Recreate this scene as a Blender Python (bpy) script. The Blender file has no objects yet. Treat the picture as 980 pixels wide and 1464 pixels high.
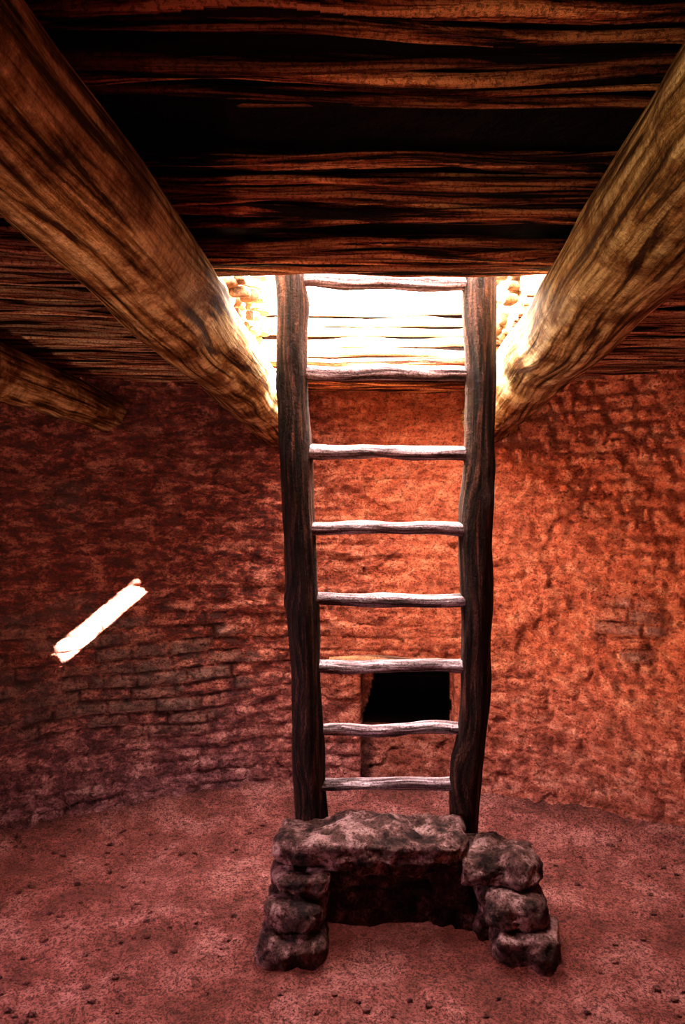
import bpy, math, random
import numpy as np
from mathutils import Vector, noise, Matrix
random.seed(7)
scene = bpy.context.scene
try:
    scene.view_settings.view_transform = 'Standard'
    scene.view_settings.look = 'None'
    scene.view_settings.look = 'High Contrast'
except Exception: pass

# ------------------------------------------------------------------ helpers
def N(p, f=1.0, o=0.0):
    return noise.noise(Vector((p[0]*f+o, p[1]*f+o*1.7, p[2]*f-o)))
def FB(p, f=1.0, octv=3, o=0.0):
    a=1.0; s=0.0
    for i in range(octv):
        s += a*N(p, f, o+i*11.3); f*=2.05; a*=0.5
    return s
def sstep(a,b,x):
    t=max(0.0,min(1.0,(x-a)/(b-a))); return t*t*(3-2*t)

class Acc:
    def __init__(s): s.v=[]; s.f=[]; s.uv=[]
    def tube(s, pts, rad, seg=12, amp=0.1, freq=6.0, flat=1.0, seedo=None, capround=0.3, knots=0, kh0=.12):
        o = random.random()*50 if seedo is None else seedo
        pts=[Vector(p) for p in pts]; n=len(pts); base=len(s.v)
        kn=[(random.random()*n, random.random()*6.28, random.uniform(kh0,kh0*2)) for _ in range(knots)]
        L=0.0; Ls=[]
        for i in range(n):
            if i: L+=(pts[i]-pts[i-1]).length
            Ls.append(L)
        uo=random.random()*20; vo=random.random()*20
        for i in range(n):
            t=(pts[min(i+1,n-1)]-pts[max(i-1,0)]).normalized()
            up=Vector((0,0,1)) if abs(t.z)<0.8 else Vector((0,-1,0))
            a=t.cross(up).normalized(); b=a.cross(t).normalized()
            r0=rad[i] if hasattr(rad,'__len__') else rad
            for k in range(seg):
                th=2*math.pi*k/seg
                d=a*math.sin(th)+b*math.cos(th)*flat
                q=(Ls[i]*freq*.35, math.cos(th)*1.6+o, math.sin(th)*1.6-o)
                r=r0*(1+amp*FB(q,1.0,3,o)*1.3)
                for (ki,ka,kh) in kn:
                    dd=((i-ki)*1.0)**2*.5 + (2.2*math.sin((th-ka)/2)*2)**2
                    r+=r0*kh*math.exp(-dd)
                s.v.append(pts[i]+d*r)
        for i in range(n-1):
            for k in range(seg):
                k2=(k+1)%seg
                s.f.append((base+i*seg+k, base+i*seg+k2, base+(i+1)*seg+k2, base+(i+1)*seg+k))
                vv=2*math.pi*(rad[i] if hasattr(rad,'__len__') else rad)
                s.uv.append([(uo+Ls[i],vo+vv*k/seg),(uo+Ls[i],vo+vv*(k+1)/seg),(uo+Ls[i+1],vo+vv*(k+1)/seg),(uo+Ls[i+1],vo+vv*k/seg)])
        for (i,sgn) in ((0,-1),(n-1,1)):
            c=len(s.v); t=(pts[1]-pts[0]).normalized() if i==0 else (pts[-1]-pts[-2]).normalized()
            rr=rad[i] if hasattr(rad,'__len__') else rad
            s.v.append(pts[i]+t*sgn*rr*capround)
            for k in range(seg):
                k2=(k+1)%seg
                f=(base+i*seg+k2, base+i*seg+k, c) if sgn<0 else (base+i*seg+k, base+i*seg+k2, c)
                s.f.append(f)
                s.uv.append([(uo,vo+.05*math.cos(k)),(uo+.02,vo+.05),(uo+.01,vo)])
    def box(s, lo, hi, amp=0.0, n=1, f=6.0):
        lo=Vector(lo); hi=Vector(hi); sz=hi-lo
        def grid(o,u,v,nu,nv):
            base=len(s.v)
            for i in range(nu+1):
                for j in range(nv+1):
                    p=o+u*(i/nu)+v*(j/nv)
                    if amp:
                        dv=Vector((N(p,f,1),N(p,f,5),N(p,f,9)))+0.5*Vector((N(p,f*3,1),N(p,f*3,5),N(p,f*3,9)))
                        p=p+dv*amp
                    s.v.append(p)
            for i in range(nu):
                for j in range(nv):
                    a=base+i*(nv+1)+j
                    s.f.append((a,a+nv+1,a+nv+2,a+1))
                    q=[(i,j),(i+1,j),(i+1,j+1),(i,j+1)]
                    s.uv.append([(u.length*x/nu,v.length*y/nv) for x,y in q])
        st=n
        nx=max(1,int(sz.x/st)); ny=max(1,int(sz.y/st)); nz=max(1,int(sz.z/st))
        X=Vector((sz.x,0,0));Y=Vector((0,sz.y,0));Z=Vector((0,0,sz.z))
        grid(lo,Y,X,ny,nx); grid(lo+Z,X,Y,nx,ny)
        grid(lo,X,Z,nx,nz); grid(lo+Y,Z,X,nz,nx)
        grid(lo,Z,Y,nz,ny); grid(lo+X,Y,Z,ny,nz)
    def board(s, x0, x1, poly):
        b0=len(s.v); n=len(poly)
        for x in (x0,x1):
            for (y,z) in poly: s.v.append(Vector((x,y,z)))
        s.f.append(tuple(b0+i for i in reversed(range(n)))); s.uv.append([(poly[i][0],poly[i][1]) for i in reversed(range(n))])
        s.f.append(tuple(b0+n+i for i in range(n))); s.uv.append([(poly[i][0],poly[i][1]) for i in range(n)])
        for i in range(n):
            j=(i+1)%n
            s.f.append((b0+i,b0+j,b0+n+j,b0+n+i)); s.uv.append([(poly[i][0],0),(poly[j][0],0),(poly[j][0],.03),(poly[i][0],.03)])
    def rock(s, c, h, amp=0.12, n=14, p=4.0, f=5.0, rot=0.0, o=None):
        if o is None: o=random.random()*90
        c=Vector(c); R=Matrix.Rotation(rot,3,'Z')
        faces=[((1,0,0),(0,1,0),(0,0,1)),((-1,0,0),(0,0,1),(0,1,0)),((0,1,0),(0,0,1),(1,0,0)),((0,-1,0),(1,0,0),(0,0,1)),((0,0,1),(1,0,0),(0,1,0)),((0,0,-1),(0,1,0),(1,0,0))]
        hm=min(h)
        for (nn,u,v) in faces:
            nn=Vector(nn);u=Vector(u);v=Vector(v); base=len(s.v)
            for i in range(n+1):
                for j in range(n+1):
                    d=nn+u*(2*i/n-1)+v*(2*j/n-1)
                    ln=(abs(d.x)**p+abs(d.y)**p+abs(d.z)**p)**(1/p)
                    d=d/ln
                    q=Vector((d.x*h[0],d.y*h[1],d.z*h[2]))
                    k=FB(q,f,5,o)
                    k2=abs(N(q,f*1.7,o+40))
                    q=q+d.normalized()*(k*amp*hm*2 - k2*amp*hm)
                    s.v.append(c+R@q)
            for i in range(n):
                for j in range(n):
                    a=base+i*(n+1)+j
                    s.f.append((a,a+n+1,a+n+2,a+1))
                    s.uv.append([(i/n*.3,j/n*.3),((i+1)/n*.3,j/n*.3),((i+1)/n*.3,(j+1)/n*.3),(i/n*.3,(j+1)/n*.3)])
    def obj(s, name, mat, smooth=True, parent=None):
        me=bpy.data.meshes.new(name)
        me.from_pydata([tuple(v) for v in s.v],[],s.f)
        uvl=me.uv_layers.new(name='UVMap')
        flat=[]
        for q in s.uv:
            for (a,b) in q: flat += [a,b]
        uvl.data.foreach_set('uv',flat)
        if smooth: me.polygons.foreach_set('use_smooth',[True]*len(me.polygons))
        me.materials.append(mat)
        me.update()
        ob=bpy.data.objects.new(name,me); scene.collection.objects.link(ob)
        if parent: ob.parent=parent
        return ob

# ------------------------------------------------------------------ materials
class MB:
    def __init__(s,name):
        s.m=bpy.data.materials.new(name); s.m.use_nodes=True
        s.nt=s.m.node_tree; s.nt.nodes.clear()
        s.out=s.n('ShaderNodeOutputMaterial'); s.b=s.n('ShaderNodeBsdfPrincipled')
        s.l(s.b.outputs[0],s.out.inputs[0])
        s.b.inputs['Roughness'].default_value=.8
        s.b.inputs['Specular IOR Level'].default_value=.35
    def n(s,t,**k):
        x=s.nt.nodes.new(t)
        for a,b in k.items(): setattr(x,a,b)
        return x
    def l(s,a,b): s.nt.links.new(a,b)
    def coord(s,kind='Object',scale=(1,1,1)):
        tc=s.n('ShaderNodeTexCoord'); mp=s.n('ShaderNodeMapping')
        mp.inputs['Scale'].default_value=scale
        s.l(tc.outputs[kind],mp.inputs[0]); return mp.outputs[0]
    def noise(s,co,sc,det=6,rough=.6,dist=0):
        x=s.n('ShaderNodeTexNoise'); x.inputs['Scale'].default_value=sc
        x.inputs['Detail'].default_value=det; x.inputs['Roughness'].default_value=rough
        x.inputs['Distortion'].default_value=dist
        s.l(co,x.inputs['Vector']); return x.outputs['Fac']
    def ramp(s,fac,stops):
        r=s.n('ShaderNodeValToRGB'); e=r.color_ramp.elements
        while len(e)<len(stops): e.new(.5)
        for i,(p,c) in enumerate(stops):
            e[i].position=p; e[i].color=(c[0],c[1],c[2],1) if hasattr(c,'__len__') else (c,c,c,1)
        s.l(fac,r.inputs[0]); return r.outputs[0]
    def mix(s,fac,a,b,mode='MIX'):
        m=s.n('ShaderNodeMix',data_type='RGBA',blend_type=mode)
        if isinstance(fac,float): m.inputs[0].default_value=fac
        else: s.l(fac,m.inputs[0])
        for i,v in ((6,a),(7,b)):
            if hasattr(v,'links'): s.l(v,m.inputs[i])
            else: m.inputs[i].default_value=(v[0],v[1],v[2],1)
        return m.outputs[2]
    def math(s,op,a,b=0.0,clamp=False):
        m=s.n('ShaderNodeMath',operation=op); m.use_clamp=clamp
        for i,v in ((0,a),(1,b)):
            if hasattr(v,'links'): s.l(v,m.inputs[i])
            else: m.inputs[i].default_value=v
        return m.outputs[0]
    def bump(s,h,dist,strength=1.0,prev=None):
        b=s.n('ShaderNodeBump'); b.inputs['Distance'].default_value=dist
        b.inputs['Strength'].default_value=strength
        s.l(h,b.inputs['Height'])
        if prev is not None: s.l(prev,b.inputs['Normal'])
        return b.outputs[0]
    def fin(s,col,nrm=None):
        s.l(col,s.b.inputs['Base Color'])
        if nrm is not None: s.l(nrm,s.b.inputs['Normal'])
        return s.m

def wood(name, dark, mid, light, along=3.0, around=55.0, bd=.012, lo=.38, hi=.66, blotch=None, vary=0.0, speck=.7):
    b=MB(name)
    co=b.coord('UV',(along,around,1))
    g=b.noise(co,1.0,7,.65,.6)
    col=b.ramp(g,[(lo,dark),((lo+hi)/2,mid),(hi,light)])
    obj=b.coord('Object')
    big=b.noise(obj,5.0,7,.72)
    if blotch: col=b.mix(b.ramp(big,[(.43,0.0),(.57,1.0)]),col,blotch,'MULTIPLY')
    if vary:
        pv=b.noise(b.coord('UV',(.5,3.5,1)),1.0,3,.6)
        col=b.mix(b.ramp(pv,[(.44,vary),(.58,0.0)]),col,(.22,.16,.15),'MULTIPLY')
    fine=b.noise(b.coord('Object'),110.0,3,.7)
    col=b.mix(b.ramp(fine,[(.38,speck),(.5,0.0)]),col,(.30,.22,.22),'MULTIPLY')
    nr=b.bump(g,bd,1.0); nr=b.bump(big,.03,.8,nr); nr=b.bump(fine,.004,.9,nr)
    return b.fin(col,nr)

m_beam=wood('peeled_log',(.10,.05,.022),(.58,.40,.18),(.98,.84,.52),2.2,38.0,.03,.39,.57,(.38,.26,.17),speck=.3)
m_lat=wood('latilla_wood',(.02,.006,.005),(.50,.15,.08),(1.0,.50,.28),2.0,50.0,.022,.43,.57,vary=.8)
m_lat2=wood('thin_latilla_wood',(.03,.01,.008),(.60,.24,.15),(1.0,.74,.54),2.5,60.0,.014,.41,.56,vary=.6)
m_lining=wood('glare_pole_wood',(.30,.20,.12),(.75,.58,.40),(.92,.85,.7),4.0,60.0,.01,.32,.6)  # wood paled so the lining reads as blown out by sun
m_rail=wood('ladder_rail_wood',(.008,.004,.003),(.045,.020,.014),(.17,.075,.05),3.0,45.0,.016,.40,.66)
m_rung=wood('ladder_rung_wood',(.04,.022,.024),(.20,.13,.14),(.52,.41,.45),4.0,60.0,.010,.38,.62)
m_lin=wood('lintel_wood',(.05,.02,.015),(.25,.11,.06),(.45,.22,.1),4.0,50.0,.01)

# wall adobe
b=MB('red_adobe_wall')
obj=b.coord('Object'); sx=b.n('ShaderNodeSeparateXYZ'); b.l(obj,sx.inputs[0])
hz=b.coord('UV',(1.0,2.0,1.0))
med=b.noise(hz,7.0,10,.78,.3); fine=b.noise(obj,90.0,4,.75); fib=b.noise(b.coord('UV',(.8,1.1,1)),38.0,7,.8,.3)
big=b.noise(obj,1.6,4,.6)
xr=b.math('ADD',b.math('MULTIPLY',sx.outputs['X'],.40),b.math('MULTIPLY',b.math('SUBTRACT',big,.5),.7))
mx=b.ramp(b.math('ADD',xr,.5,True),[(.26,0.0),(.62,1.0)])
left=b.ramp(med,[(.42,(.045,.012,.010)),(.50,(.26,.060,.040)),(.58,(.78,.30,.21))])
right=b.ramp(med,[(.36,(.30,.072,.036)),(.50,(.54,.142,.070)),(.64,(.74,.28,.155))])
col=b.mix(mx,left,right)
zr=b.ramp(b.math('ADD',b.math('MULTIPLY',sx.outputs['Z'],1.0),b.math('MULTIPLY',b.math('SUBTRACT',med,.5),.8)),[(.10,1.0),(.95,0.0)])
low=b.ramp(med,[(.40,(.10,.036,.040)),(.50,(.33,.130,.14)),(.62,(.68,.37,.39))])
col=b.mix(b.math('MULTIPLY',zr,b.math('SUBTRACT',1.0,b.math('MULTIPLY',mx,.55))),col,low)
at=b.n('ShaderNodeAttribute',attribute_name='brick'); 
col=b.mix(b.math('MULTIPLY',at.outputs['Fac'],.75,True),col,b.ramp(b.noise(obj,14.0,4,.6),[(.35,(.11,.06,.055)),(.65,(.46,.28,.23))]))
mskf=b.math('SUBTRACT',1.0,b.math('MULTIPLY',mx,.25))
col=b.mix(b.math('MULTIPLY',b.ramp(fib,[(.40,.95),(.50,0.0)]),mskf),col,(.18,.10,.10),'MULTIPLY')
col=b.mix(b.ramp(fine,[(.38,.75),(.48,0.0)]),col,(.22,.13,.13),'MULTIPLY')
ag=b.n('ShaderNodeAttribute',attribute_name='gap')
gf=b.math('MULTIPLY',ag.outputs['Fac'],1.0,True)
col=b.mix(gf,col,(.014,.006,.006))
b.l(b.math('MULTIPLY',b.math('SUBTRACT',1.0,gf),.3),b.b.inputs['Specular IOR Level'])
nr=b.bump(med,.09,1.0); nr=b.bump(fib,.07,1.0,nr); nr=b.bump(fine,.014,1.0,nr)
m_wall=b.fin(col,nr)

# floor
b=MB('packed_earth_floor')
obj=b.coord('Object')
med=b.noise(obj,3.0,9,.72,.2); fine=b.noise(obj,110.0,5,.8); mid=b.noise(obj,40.0,7,.8,.3)
col=b.ramp(med,[(.38,(.15,.048,.040)),(.50,(.31,.105,.092)),(.62,(.54,.23,.215))])
col=b.mix(b.ramp(mid,[(.41,.9),(.50,0.0)]),col,(.28,.18,.18),'MULTIPLY')
col=b.mix(b.ramp(fine,[(.42,1.0),(.51,0.0)]),col,(.12,.07,.07),'MULTIPLY')
nr=b.bump(med,.14,1.0); nr=b.bump(mid,.07,1.0,nr); nr=b.bump(fine,.018,1.0,nr)
m_floor=b.fin(col,nr)

# stone
b=MB('hearth_stone')
obj=b.coord('Object')
med=b.noise(obj,9.0,8,.7,.2); fine=b.noise(obj,80.0,5,.75)
col=b.ramp(med,[(.39,(.035,.015,.015)),(.50,(.16,.075,.070)),(.62,(.50,.30,.30))])
col=b.mix(b.ramp(fine,[(.38,.9),(.50,0.0)]),col,(.15,.08,.08),'MULTIPLY')
nr=b.bump(med,.05,1.0); nr=b.bump(fine,.012,1.0,nr)
m_stone=b.fin(col,nr)

b=MB('roof_earth')
obj=b.coord('Object'); med=b.noise(obj,8.0,6,.7)
m_roof=b.fin(b.ramp(med,[(.3,(.008,.003,.003)),(.7,(.03,.012,.010))]),b.bump(med,.05,1.0))
b=MB('rubble_edge')
obj=b.coord('Object'); med=b.noise(obj,18.0,6,.7)
m_rub=b.fin(b.ramp(med,[(.35,(.06,.03,.015)),(.6,(.28,.16,.09))]),b.bump(med,.02,1.0))

# ------------------------------------------------------------------ room shell
CX,CY,R=0.02,1.15,3.09
H=2.5
step=math.degrees(.011/R)
fine_n=int(96/step)
angs=[42+96*i/fine_n for i in range(fine_n+1)]
coarse=[138+264*i/64 for i in range(1,64)]
angs=angs+coarse
nz=236; ztop=2.62
def brickf(s,z):
    ws=s+.03*noise.noise(Vector((s*3,z*5,7))); 
    zz=z+ .045*noise.noise(Vector((s*1.6,z*2,3)))
    rh=.080
    row=math.floor(zz/rh); fz=zz/rh-row
    ro=(math.sin(row*12.9898)*43758.5453)%1.0
    bl=.15+.16*((math.sin(row*78.233)*9631.7)%1.0)
    ss=ws/bl+ro
    col=math.floor(ss); fs=ss-col
    e=min(fz,1-fz)*rh; e2=min(fs,1-fs)*bl
    d=min(e,e2)
    h=((math.sin(row*3.1+col*17.7)*5731.3)%1.0)
    h2=((math.sin(row*9.1+col*5.7)*2731.3)%1.0)
    w=.012+.014*h2
    return sstep(.001,w,d), h
verts=[];brick=[];gap=[]
for ang in angs:
    th=math.radians(ang); isf=ang<=138.0
    s=(90-ang)*math.pi/180*R
    ct,st=math.cos(th),math.sin(th)
    for j in range(nz+1):
        z=-0.08+(ztop+0.08)*j/nz
        out=0.0; bm_=0.0; gp=0.0
        if isf:
            P=(s,z,0)
            m=FB((s,z,4),1.5,3,3)
            regL=math.exp(-((s+1.35)/.95)**2-((z-.75)/.45)**2)
            regR=.75*math.exp(-((s-1.66)/.38)**2-((z-1.0)/.34)**2)
            mask=sstep(.28,.62,max(regL,regR)+m*.5)
            soft=sstep(.35,-.6,s)*.55+.38
            soft*=sstep(-.45,.20,m+.2)
            bf,h=brickf(s,z)
            layer=FB((s*2.6,z*12,2),1.0,5,8)
            upl=sstep(.6,-.4,s)*sstep(.8,1.3,z)
            rough=FB(P,5,4,1)*.016+FB(P,1.2,2,5)*.035+FB(P,16,3,9)*.012
            calm=1-.8*math.exp(-((s+1.52)/.35)**2-((z-1.12)/.25)**2)
            out -= rough*calm
            out -= layer*(.010+.048*upl)*calm
            mm=max(mask,soft*.75)*calm
            out += mm*((1-bf)*.034 - h*.024)
            bm_=mask*bf*(.3+.7*h)*sstep(.1,.4,h); gp=max(mask,soft*.45)*(1-bf)*.85*sstep(-.3,.3,N(P,6,2))
            sp=FB(P,2.6,3,30)
            out += .022*sstep(.04,.08,sp)*(1-mask)*calm
            out -= .10*math.exp(-max(z,0)/.10)
            w=.012*FB(P,9,2,4)
            lx=.10+w; rx=.66+w
            inrec=sstep(lx-.012,lx+.012,s)*sstep(rx+.012,rx-.012,s)*sstep(.04,.07,z)*sstep(.80,.78,z)
            out += .17*inrec
            hl=.13+(z-.44)/.3*.085+w
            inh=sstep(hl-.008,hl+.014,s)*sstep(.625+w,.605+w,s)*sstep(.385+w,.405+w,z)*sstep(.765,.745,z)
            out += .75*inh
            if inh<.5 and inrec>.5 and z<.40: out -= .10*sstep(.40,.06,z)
            if hl-.018<s<.638+w and .367+w<z<.775: gp=1.0  # darkness inside the hole is painted into the wall colour
            # darker left jamb running down from the opening
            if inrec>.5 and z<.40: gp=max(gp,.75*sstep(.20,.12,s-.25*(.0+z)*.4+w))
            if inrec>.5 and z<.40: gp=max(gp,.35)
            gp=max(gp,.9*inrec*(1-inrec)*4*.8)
        r=R+out
        verts.append((CX+ct*r,CY+st*r,z)); brick.append(bm_); gap.append(gp)
n=len(angs); faces=[]; uvs=[]
def sval(i):
    return (90-angs[i])*math.pi/180*R
dzs=(ztop+.08)/nz
for i in range(n):
    i2=(i+1)%n
    s1=sval(i); s2=sval(i2) if i2 else s1-.28
    for j in range(nz):
        faces.append((i*(nz+1)+j,i*(nz+1)+j+1,i2*(nz+1)+j+1,i2*(nz+1)+j))
        z1=j*dzs; z2=z1+dzs
        uvs += [s1,z1,s1,z2,s2,z2,s2,z1]
me=bpy.data.meshes.new('wall_round'); me.from_pydata(verts,[],faces)
uvl=me.uv_layers.new(name='UVMap'); uvl.data.foreach_set('uv',uvs)
for nm,dat in (('brick',brick),('gap',gap)):
    at=me.attributes.new(nm,'FLOAT','POINT'); at.data.foreach_set('value',dat)
me.polygons.foreach_set('use_smooth',[True]*len(me.polygons))
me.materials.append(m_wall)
wall=bpy.data.objects.new('wall_round',me); scene.collection.objects.link(wall)

# floor
def fz(x,y):
    r=math.hypot(x-CX,y-CY)
    z=FB((x,y,0),1.3,3,2)*.018+FB((x,y,0),7,4,6)*.018
    z+= .06*sstep(R-.45,R,r)
    z-= .015*math.exp(-((x-.2)/.5)**2-((y-2.75)/.35)**2)
    return z
xs=np.concatenate([np.linspace(-3.6,-2.2,14)[:-1],np.linspace(-2.2,2.2,330),np.linspace(2.2,3.6,14)[1:]])
ys=np.concatenate([np.linspace(-2.4,1.7,30)[:-1],np.linspace(1.7,4.4,230),np.linspace(4.4,4.8,5)[1:]])
nx=len(xs); fv=[];ff=[]
for y in ys:
    for x in xs:
        fv.append((x,y,fz(x,y)))
for j in range(len(ys)-1):
    for i in range(nx-1):
        a=j*nx+i; ff.append((a,a+1,a+nx+1,a+nx))
me=bpy.data.meshes.new('floor'); me.from_pydata(fv,[],ff)
me.polygons.foreach_set('use_smooth',[True]*len(me.polygons)); me.materials.append(m_floor)
fl=bpy.data.objects.new('floor',me); scene.collection.objects.link(fl)

# ------------------------------------------------------------------ ceiling of latillas
HX0,HX1,HY0,HY1=-.46,.70,2.22,3.60
ceil=Acc(); thin=Acc(); lining=Acc()
def wallx(y):
    d=R*R-(y-CY)**2
    return math.sqrt(d) if d>0 else 0
def strip(x0,x1,yc,zc,r,ang=0.0,flat=.8,seg=9,amp=.22,A=None,wob=1.0):
    if A is None: A=ceil
    if x1-x0<.08: return
    nn=max(3,int((x1-x0)/.035)); o=random.random()*100
    pts=[];rad=[]
    for i in range(nn+1):
        x=x0+(x1-x0)*i/nn
        pts.append((x, yc+ang*x+wob*.020*noise.noise(Vector((x*1.6,o,0)))*(2 if r>.03 else 1.2), zc+wob*.014*noise.noise(Vector((x*2.4,0,o)))))
        rad.append(r*(1+.40*noise.noise(Vector((x*3.5,o,o)))))
    A.tube(pts,rad,seg,amp,11.0,flat)
y=-1.9
while y<4.25:
    r=random.uniform(.009,.022)
    if HY0-.12<y<HY1+.02: y=HY1+.03
    z=H+random.uniform(-.028,.030)
    if y<HY0:
        if not (1.28<y<1.44): strip(-.60,.85,y,z,r,random.uniform(-.02,.03),amp=.34,flat=1.0)
        else: strip(-.60,.85,y,z+.075,r*.7,0)
    else:
        strip(-.62,1.0,y,z,r*.9,.02)
    y+=r*random.uniform(2.3,3.3)
for yy,zz,rr in ((HY0-.100,H+.005,.022),(HY0-.060,H+.012,.024),(HY0-.028,H+.010,.024)):
    strip(-.62,.88,yy,zz,rr,.0,A=ceil,wob=.3,amp=.2)
y=-1.9
while y<4.2:
    r=random.uniform(.010,.018)
    w=wallx(min(y,4.2))+.15
    inh=HY0<y<HY1
    a_=.13
    strip(-w,(HX0+random.uniform(-.05,.04)) if inh else -.50,y+.06,H+random.uniform(-.012,.018),r,a_,amp=.3,A=thin)
    strip((HX1+random.uniform(-.03,.07)) if inh else .80,w,y,H+random.uniform(-.012,.018),r,-.05,amp=.3,A=thin)
    y+=r*random.uniform(2.4,3.4)
for k in range(7):
    zz=H+.03+k*.052
    strip(HX0-.12,HX1+.12,HY1+.03+random.uniform(-.02,.03),zz,.030,A=lining if k else ceil)
    strip(HX0-.12,HX1+.12,HY0-.045,zz+.012,.030,A=lining if k else ceil,wob=.3,amp=.15)
for side,xx in ((-1,HX0-.03),(1,HX1+.03)):
    for k in range(6):
        yy=HY0-.05; zz=H+.05+k*.055
        pts=[(xx+side*random.uniform(-.015,.03)+.02*noise.noise(Vector((t*3,k,side))),yy+t,zz) for t in np.linspace(0,HY1-HY0+.1,20)]
        lining.tube(pts,.032,9,.3,9)
for (xa,xb) in ((-.49,-.43),(-.54,-.48)):  # filler poles added over the beams to stop stray sun leaking in
    ceil.tube([(xa+(xb-xa)*t,1.9+2.3*t,2.462-.012*t) for t in np.linspace(0,1,30)],.046,9,.12,6)
ceil.tube([(-.535,1.95+1.9*t,2.525) for t in np.linspace(0,1,20)],.060,9,.04,6)
ceil.tube([(.775,1.95+1.9*t,2.545) for t in np.linspace(0,1,20)],.042,9,.06,6)
c_o=ceil.obj('ceiling',m_lat)
t_o=thin.obj('side_latillas',m_lat2); t_o.parent=c_o
l_o=lining.obj('hatch_lining_poles',m_lining); l_o.parent=c_o
roof=Acc()
E=3.7; RB=H+.07; RT=2.86
for lo,hi in (((-E,-2.5,RB),(E,HY0-.045,RT)),((-E,HY1+.06,RB),(E,5.4,RT)),((-E,HY0-.06,RB),(HX0-.06,HY1+.06,RT)),((HX1+.06,HY0-.06,RB),(E,HY1+.06,RT))):
    roof.box(lo,hi,.010,.08,7)
r_o=roof.obj('roof_earth_fill',m_roof); r_o.parent=c_o
rub=Acc()
for k in range(80):
    sd=k%2
    yy=HY0+.45+random.random()*(HY1-HY0-.5); zz=random.uniform(2.53,2.84)
    xx=(HX0-.01+random.uniform(0,.10)) if sd==0 else (HX1+.015-random.uniform(0,.07))
    rub.rock((xx,yy,zz),(random.uniform(.02,.045),random.uniform(.02,.05),random.uniform(.012,.03)),.3,6)
rb=rub.obj('hatch_edge_rubble',m_rub); rb.parent=c_o

# unseen slotted boards added above the roof to cut the sun patch
sun_mask=Acc()
def sh(y,z): return (y-.437*(z-3.09),z)
ZT=3.245; Z0=2.83; SB=3.020; STp=3.165; YA=2.50; YB=2.93
sun_mask.board(.755,.785,[(1.45,Z0),sh(YA,Z0),sh(YA,ZT),(2.17,ZT),(2.17,3.85),(1.45,3.85)])
sun_mask.board(.755,.785,[sh(YB,Z0),(3.95,Z0),(3.95,ZT),sh(YB,ZT)])
sun_mask.board(.755,.785,[sh(YA,Z0),sh(YB,Z0),sh(YB,SB),sh(YA,SB)])
sun_mask.board(.755,.785,[sh(YA,STp),sh(YB,STp),sh(YB,ZT),sh(YA,ZT)])
sun_mask_ob=sun_mask.obj('added_sun_mask',m_lin,smooth=False); sun_mask_ob.parent=c_o

# ------------------------------------------------------------------ roof beams
def beam(name,p0,p1,r0,r1,seg=44,amp=.065,knots=12,wob=.03):
    A=Acc(); p0=Vector(p0);p1=Vector(p1); L=(p1-p0).length; nn=int(L/.035)
    o=random.random()*30
    pts=[];rad=[]
    for i in range(nn+1):
        t=i/nn; p=p0.lerp(p1,t)
        p=p+Vector((wob*noise.noise(Vector((t*L*1.1,o,0))),0,wob*.5*noise.noise(Vector((t*L*1.3,0,o)))))
        pts.append(p); rad.append((r0+(r1-r0)*t)*(1+.05*noise.noise(Vector((t*L*2.5,o,o)))))
    A.tube(pts,rad,seg,amp,3.0,1.0,knots=knots,capround=.15,kh0=.06)
    return A.obj(name,m_beam)
beam('roof_beam',(-.635,-1.75,2.40),(-.40,4.30,2.285),.110,.155)
beam('roof_beam',(.385,-1.75,2.375),(.905,4.28,2.30),.125,.155)
beam('roof_beam',(-1.60,.6,2.33),(-1.375,4.05,2.31),.13,.112,32)
beam('roof_beam',(1.75,.6,2.36),(2.0,3.75,2.36),.12,.12,32)

# ------------------------------------------------------------------ ladder
ladder=bpy.data.objects.new('wooden_ladder',None); scene.collection.objects.link(ladder)
def ly(z): return 3.195-.2556*z
def interp(z,tab):
    for (a,b_),(c,d) in zip(tab,tab[1:]):
        if z<=c: return b_+(d-b_)*(z-a)/(c-a)
    return tab[-1][1]
LX=[(-.1,-.125),(.37,-.143),(1.1,-.160),(1.68,-.176),(2.6,-.200),(3.5,-.22)]
RX=[(-.1,.545),(.37,.556),(.95,.572),(1.3,.566),(1.68,.545),(2.6,.503),(3.5,.46)]
def rail(name,tab,r0,r1):
    A=Acc(); pts=[];rad=[]; o=random.random()*30
    nn=110
    for i in range(nn+1):
        z=-.02+3.5*i/nn
        pts.append((interp(z,tab)+.014*noise.noise(Vector((z*2.6,o,0))),ly(z)+.01*noise.noise(Vector((z*2,0,o))),z))
        rad.append((r0+(r1-r0)*i/nn)*(1+.10*noise.noise(Vector((z*3.5,o,o)))))
    A.tube(pts,rad,26,.12,5,1.0,knots=10)
    return A.obj(name,m_rail,parent=ladder)
rail('rail_1',LX,.074,.052); rail('rail_2',RX,.070,.056)
for k,z in enumerate([.508,.7785,1.0685,1.3625,1.665,1.965,2.263,2.584,2.89,3.2]):
    A=Acc(); x0=interp(z,LX)-.03; x1=interp(z,RX)+.03; o=random.random()*40
    pts=[];rad=[]
    dz=random.uniform(-.008,.008)
    for i in range(31):
        t=i/30
        pts.append((x0+(x1-x0)*t,ly(z)+.008*noise.noise(Vector((t*3,o,0))),z+dz*(t-.5)*2+.012*noise.noise(Vector((t*3.5,0,o)))))
        rad.append(.027*(1+.18*noise.noise(Vector((t*5,o,o)))))
    A.tube(pts,rad,14,.16,8,1.0,knots=3)
    A.obj('rung_%d'%(k+1),m_rung,parent=ladder)

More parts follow.
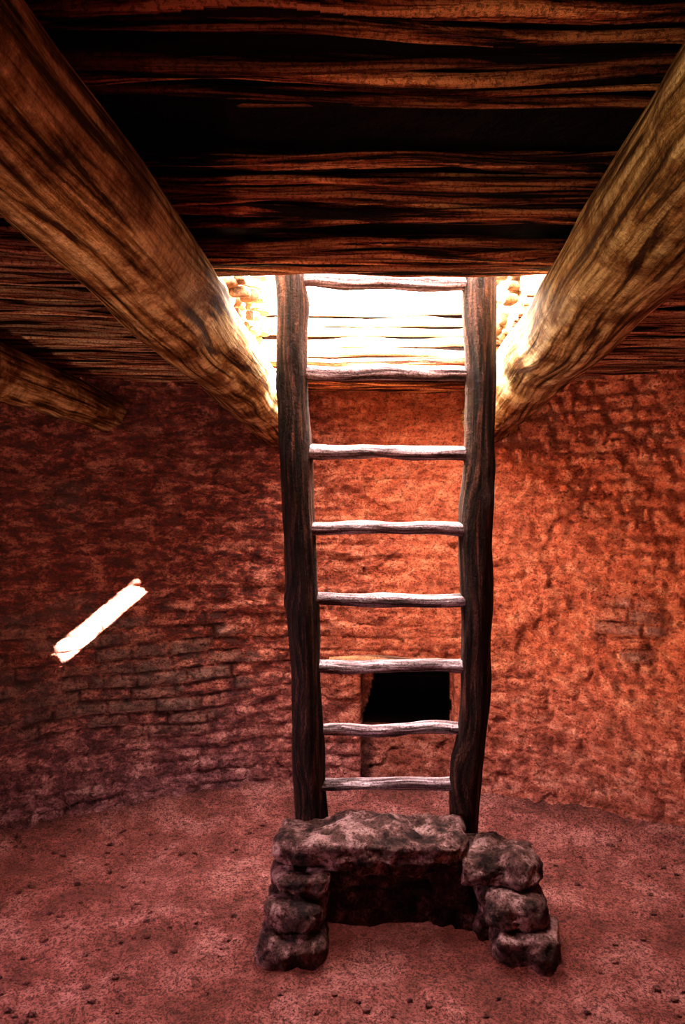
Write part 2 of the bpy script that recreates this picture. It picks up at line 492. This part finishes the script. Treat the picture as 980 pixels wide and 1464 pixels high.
# ------------------------------------------------------------------ stone hearth
hearth=bpy.data.objects.new('stone_hearth',None); scene.collection.objects.link(hearth)
def stone(name,*args):
    A=Acc()
    for a in args: A.rock(*a)
    ob=A.obj(name,m_stone,parent=hearth)
    return ob
stone('cap_slab',((.115,2.825,.375),(.385,.155,.052),.42,40,6,6,0.0,3))
stone('second_course',((-.02,2.88,.285),(.24,.11,.036),.45,26,5,8,0.0,8),((.36,2.89,.282),(.19,.11,.038),.45,26,5,8,0.03,18))
stone('recess_back',((.10,2.95,.20),(.30,.09,.040),.4,22,5,8,0.0,12),((.40,2.96,.20),(.22,.09,.040),.4,22,5,8,0.0,14),((.14,2.96,.10),(.30,.09,.055),.4,22,5,8,0.0,15),((.45,2.96,.09),(.22,.09,.065),.4,22,5,8,0.0,16),((.16,2.97,.02),(.42,.08,.05),.3,18,5,8,0,17))
stone('left_pillar',((-.170,2.74,.272),(.120,.11,.042),.30,24,4.5,7,.05,20),((-.180,2.705,.172),(.122,.11,.054),.28,24,4,7,-.08,23),((-.190,2.675,.058),(.138,.12,.066),.28,24,4,7,.1,27),((-.16,2.88,.14),(.11,.09,.16),.25,20,5,8,0,29))
stone('right_shoulder',((.64,2.82,.295),(.165,.15,.068),.34,28,4.5,6,-.12,31),((.52,2.92,.15),(.16,.10,.15),.3,20,5,7,0,44))
stone('right_pillar',((.68,2.70,.188),(.122,.12,.064),.26,24,4,6,-.1,36),((.705,2.655,.062),(.127,.12,.078),.26,24,4,6,-.18,39),((.66,2.85,.12),(.12,.09,.13),.25,20,5,8,0,47))

# ventilator lintel
A=Acc()
A.tube([(x,4.225-.03*abs(x-.3),.815+.006*math.sin(x*9)) for x in np.linspace(-.08,.70,22)],.028,12,.25,8,.8)
A.obj('ventilator_lintel',m_lin)
P=Acc()
for k in range(420):
    x=random.uniform(-1.7,1.7); yy=random.uniform(2.1,3.9)
    if math.hypot(x-CX,yy-CY)>R-.15 or (-.45<x<.95 and 2.45<yy<3.2): continue
    s_=random.uniform(.003,.011)
    P.rock((x,yy,fz(x,yy)+s_*.3),(s_*1.3,s_,s_*.8),.3,4)
P.obj('floor_pebbles',m_floor)

# ------------------------------------------------------------------ light
w=bpy.data.worlds.new('sky'); scene.world=w; w.use_nodes=True
bg=w.node_tree.nodes['Background']; bg.inputs[0].default_value=(1,.93,.86,1); bg.inputs[1].default_value=64
pd=bpy.data.lights.new('hatch_sky','AREA'); pd.shape='RECTANGLE'; pd.size=HX1-HX0; pd.size_y=HY1-HY0
pd.cycles.is_portal=True
po=bpy.data.objects.new('hatch_sky_portal',pd); po.location=((HX0+HX1)/2,(HY0+HY1)/2,2.88); scene.collection.objects.link(po)
sd=bpy.data.lights.new('sun','SUN'); sd.energy=800; sd.angle=.0093; sd.color=(1,.92,.78)
so=bpy.data.objects.new('sun',sd); scene.collection.objects.link(so)
so.rotation_euler=Vector((1,-.55,.92)).to_track_quat('Z','Y').to_euler(); so.location=(4,-3,6)
def spot(name,loc,aim,e,size,rad,col):
    ad=bpy.data.lights.new(name,'SPOT'); ad.energy=e; ad.shadow_soft_size=rad; ad.color=col
    ad.spot_size=math.radians(size); ad.spot_blend=1.0
    ao=bpy.data.objects.new(name+'_lamp',ad); ao.location=loc; scene.collection.objects.link(ao)
    ao.rotation_euler=(Vector(aim)-Vector(loc)).to_track_quat('-Z','Y').to_euler()
spot('room_fill',(-1.0,-1.2,1.7),(.2,3.4,.3),20,75,.4,(1,.74,.80))
spot('side_fill',(-2.3,2.1,.85),(.9,2.9,.10),160,90,.06,(1,.72,.82))
spot('ceiling_fill',(-1.3,-.9,.5),(.20,2.55,2.5),170,32,.15,(1,.62,.40))
spot('beam_fill',(-.9,-.4,1.3),(.64,1.55,2.36),75,32,.15,(1,.80,.46))
spot('log_fill',(-.9,.2,1.0),(-1.35,3.2,2.38),80,34,.12,(1,.78,.52))

# ------------------------------------------------------------------ camera
cd=bpy.data.cameras.new('camera'); cd.sensor_fit='VERTICAL'; cd.sensor_height=36; cd.sensor_width=36; cd.lens=24
cam=bpy.data.objects.new('camera',cd); cam.location=(0,0,1.73); cam.rotation_euler=(math.radians(90),0,0)
scene.collection.objects.link(cam); scene.camera=cam
